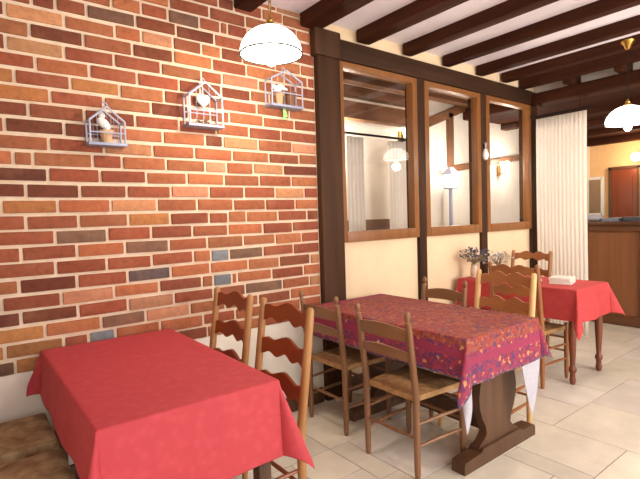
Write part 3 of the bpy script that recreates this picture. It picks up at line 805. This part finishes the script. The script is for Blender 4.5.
napkin(4.085, 1.905, TZ3+.036, .2, .19, .165, .024, 'folded white napkin on top of the stack on the coral cloth')
napkin(4.0, 2.16, TZ3+.0085, -.1, .18, .15, .02, 'folded white napkin lying beyond the stack behind the chair back')

# little ornament on the second window post
t = thing('wall_ornament', 'small pale ceramic ornament hung on the post between middle and right window', 'ornament', (4.305, WY-.03, 1.99))
MB().lathe([(.0, -.06), (.022, -.05), (.036, -.01), (.026, .03), (.016, .045), (.022, .055)], (0, 0, 0), 14).obj('body', M_paper, t)
b = MB()
for k in range(7): b.tube([(0, 0, .04), (rnd.uniform(-.02, .02), rnd.uniform(-.015, .005), .09), (rnd.uniform(-.03, .03), rnd.uniform(-.02, .0), .12)], [.003, .006, .002], 5)
b.obj('sprig', M_pale, t)

# ------------------------------------------------------------------ curtain by the bar
def drape(name, x, y0, y1, z0, z1, folds, amp, m, axis, seed):
    b = MB(); n = folds*8; rr = random.Random(seed); ph = [rr.uniform(0, 6) for _ in range(3)]
    def P(i, j):
        t = i/n; q = j/14; a = amp*(.5+.5*q); s = y0+(y1-y0)*t+.012*math.sin(q*4+ph[0])*(q)
        o = a*math.sin(t*folds*2*PI+.6*math.sin(t*9+ph[1]))+.25*a*math.sin(t*folds*5+ph[2])
        zz = z1+(z0-z1)*q
        return Vector((x+o, s, zz)) if axis == 'Y' else Vector((s, x+o, zz))
    b.grid(P, n, 14); o = b.obj(name, m); o.data.shade_smooth()
    sd = o.modifiers.new('thick', 'SOLIDIFY'); sd.thickness = .003
    return o
tag(drape('curtain', 5.20, 2.165, 2.70, .06, 2.425, 13, .0032, M_curtain, 'Y', 4), 'tall white pleated curtain hanging between the right window and the bar', 'curtain')
t = thing('curtain_rod', 'dark curtain rod holding the tall white curtain under the beam', 'curtain rod', (5.20, 2.45, 2.452))
MB().tube([(0, -.33, 0), (0, .31, 0)], .011, 10).obj('pole', M_black, t)
for y in (-.22, .25): MB().box((.0, y, .0715), (.016, .012, .143), bevel=.003).box((.06, y, .135), (.14, .02, .016)).obj('bracket', M_beam, t)

# ------------------------------------------------------------------ bar
bar = thing('bar_counter', 'brown wooden bar counter with panelled front beyond the curtain', 'bar counter', (6.2, .95, 0))
MB().box((.30, 0, .57), (.56, 3.4, 1.14)).obj('carcass', M_bar, bar, smooth=False)
MB().box((.28, 0, 1.222), (.72, 3.5, .04), bevel=.01).obj('countertop', M_bard, bar)
MB().box((.0, 0, 1.165), (.06, 3.42, .075), bevel=.012).obj('cornice', M_bard, bar)
MB().box((.005, 0, .06), (.05, 3.42, .12), bevel=.01).obj('plinth', M_bard, bar)
for y in (-1.68, -1.02, -.34, .34, 1.02, 1.68):
    MB().box((.012, y, .625), (.03, .09, 1.01), bevel=.006).obj('stile', M_bard, bar)
BT = 1.2425
b = MB(); b.blob((0, 0, .045), .075, 9, (1, 1.1, .6)).blob((.03, .06, .035), .055, 9, (1, 1, .62)).blob((-.03, -.06, .035), .055, 9, (1, 1, .62))
tag(b.obj('cloth_bundle', M_wcloth, loc=(6.36, 2.56, BT)), 'crumpled white cloth on the left end of the bar counter', 'cloth')
M_greyp = mat('grey_plastic', C(120, 124, 136), .4); M_dgrey = mat('dark_grey_plastic', C(76, 76, 84), .4)
def tray(x, y, w_, d_, h_, m, label):
    b = MB(); b.box((0, 0, .006), (w_, d_, .012), bevel=.003)
    for s in (-1, 1): b.box((s*(w_/2-.006), 0, h_/2+.006), (.012, d_, h_), bevel=.003).box((0, s*(d_/2-.006), h_/2+.006), (w_, .012, h_), bevel=.003)
    return tag(b.obj('tray', m, loc=(x, y, BT)), label, 'tray')
tray(6.36, 2.33, .26, .20, .035, M_greyp, 'grey tray on the bar counter beside the white cloth')
tray(6.36, 2.09, .26, .22, .045, M_dgrey, 'dark grey tray on the bar counter at the picture edge')
napk = tag(MB().box((0, 0, .02), (.14, .1, .04), bevel=.004).obj('paper_stack', M_paper, loc=(6.62, 2.42, BT)), 'white paper stack at the back of the bar counter', 'paper')

# far wall: wooden door and framed mirror
d = thing('door_1', '', ''); del d['label']; del d['category']; struct(d); d.location = (XR-.02, 3.14, 0)
MB().box((0, 0, 1.03), (.035, .38, 2.06), bevel=.004).box((-.022, 0, 1.5), (.012, .26, .85), bevel=.004).box((-.022, 0, .55), (.012, .26, .75), bevel=.004).obj('door_leaf', M_door, d)
MB().box((-.005, .215, 1.05), (.05, .05, 2.1), bevel=.004).box((-.005, -.215, 1.05), (.05, .05, 2.1), bevel=.004).box((-.005, 0, 2.085), (.05, .48, .05), bevel=.004).obj('door_frame', M_bard, d)
MB().tube([(-.03, -.15, 1.05), (-.07, -.15, 1.05), (-.07, -.08, 1.05)], .008, 8).obj('door_handle', M_brass, d)
M_olive = mat('olive_paint', C(176, 140, 72), .7)
trim(MB().box((XR-.03, 2.82, 1.03), (.05, .18, 2.06), bevel=.004), M_olive)
t = thing('framed_mirror', 'white framed mirror on the orange wall behind the bar', 'mirror', (XR-.025, 3.62, 1.62))
M_mir = mat('mirror_glass', C(170, 150, 130), .08, .9)
b = MB(); b.box((0, .14, 0), (.04, .05, .68), bevel=.005).box((0, -.14, 0), (.04, .05, .68), bevel=.005).box((0, 0, .32), (.04, .28, .05), bevel=.005).box((0, 0, -.32), (.04, .28, .05), bevel=.005)
b.obj('frame', M_paper, t); MB().box((.006, 0, 0), (.02, .25, .6)).obj('mirror_glass', M_mir, t, smooth=False)
t = thing('wall_lamp', 'round lit wall lamp on the orange wall at the picture edge', 'lamp', (XR-.005, 2.93, 2.235))
MB().box((-.01, 0, 0), (.02, .07, .1), bevel=.004).tube([(-.02, 0, 0), (-.09, 0, -.02)], .008, 8).obj('bracket', M_brass, t)
b = MB(); bmesh.ops.create_uvsphere(b.bm, u_segments=18, v_segments=12, radius=.075, matrix=Matrix.Translation((-.14, 0, .0))); b.obj('globe', M_bulb, t)
dl = bpy.data.lights.new('wall_lamp_light', 'POINT'); dl.energy = 14; dl.color = (1, .72, .42); dl.shadow_soft_size = .08
o = bpy.data.objects.new('wall_lamp_light', dl); COL.objects.link(o); o.parent = t; o.location = (-.3, 0, 0)

# ------------------------------------------------------------------ back room things
tag(drape('curtain', 3.40, 2.97, 3.20, .04, 2.17, 5, .018, M_curtain, 'X', 6), 'left white curtain seen through the left window', 'curtain', 'white curtains seen through the left window')
tag(drape('curtain', 3.40, 3.55, 3.83, .04, 2.17, 6, .018, M_curtain, 'X', 8), 'right white curtain seen through the left window', 'curtain', 'white curtains seen through the left window')
t = thing('curtain_rod', 'dark rod between the two white curtains seen through the left window', 'curtain rod', (3.4, 3.40, 2.20))
MB().tube([(-.5, 0, 0), (.5, 0, 0)], .012, 8).obj('pole', M_black, t)
for x in (-.46, .46): MB().box((x, .15, 0), (.02, .3, .02)).obj('bracket', M_black, t)
bw(2.26, 4.3, 0, 1.36, M_brownv)          # wainscot
bw(4.90, 5.0, 1.98, 2.66, M_brownv)
for a, e, hh in (((4.40, YB-.02, 2.45), (5.75, YB-.02, 2.95), .11), ((4.95, YB-.03, 1.96), (7.2, YB-.03, 2.27), .08)):
    trim(MB().bar(a, e, .05, hh, bevel=.006), M_brownb)
for z0, z1 in ((2.35, 2.52), (2.57, 2.67)):
    trim(MB().box((3.2, 3.47, (z0+z1)/2), (1.86, .1, z1-z0), bevel=.01), M_brownb)
lt = thing('lantern', 'lit glass lantern on a grey post seen through the middle window', 'lantern', (4.77, 3.55, 0))
MB().tube([(0, 0, 0), (0, 0, 1.70)], .022, 10).lathe([(.09, 0), (.08, .02), (.03, .04)], (0, 0, 0), 14).obj('pole', M_tray, lt)
b = MB()
for s in (-1, 1):
    for q in (-1, 1): b.tube([(s*.045, q*.045, 1.71), (s*.065, q*.065, 1.87)], .006, 6)
b.box((0, 0, 1.705), (.11, .11, .02)).box((0, 0, 1.915), (.16, .16, .09), taper=.25); b.obj('cage', M_tray, lt)
MB().box((0, 0, 1.79), (.09, .09, .15), taper=1.3).obj('lamp_glass', M_shade, lt)
dl = bpy.data.lights.new('lantern_light', 'POINT'); dl.energy = 18; dl.color = (1, .88, .74); dl.shadow_soft_size = .06
o = bpy.data.objects.new('lantern_light', dl); COL.objects.link(o); o.parent = lt; o.location = (0, -.16, 1.95)
def sconce(x, z, label):
    t = thing('wall_sconce', label, 'lamp', (x, YB-.003, z), 0, 'lit wall sconces in the back room')
    MB().box((0, -.012, 0), (.06, .022, .14), bevel=.004).tube([(0, -.02, -.03), (0, -.09, -.04), (0, -.10, .0)], .007, 8).obj('bracket', M_brass, t)
    MB().lathe([(.03, 0), (.05, .06), (.062, .12)], (0, -.10, 0), 16, cap=False).obj('lamp_shade', M_bulb, t)
    dl = bpy.data.lights.new('sconce_light', 'POINT'); dl.energy = 17; dl.color = (1, .88, .74); dl.shadow_soft_size = .05
    o = bpy.data.objects.new('sconce_light', dl); COL.objects.link(o); o.parent = t; o.location = (0, -.2, .1)
sconce(4.05, 2.28, 'lit wall sconce seen at the right edge of the left window')
sconce(3.0, 2.05, 'added unseen wall sconce behind the left curtain, fill for the back room')  # added lamp, never in view, keeps the back walls bright
sconce(6.05, 1.97, 'lit wall sconce seen through the right window')
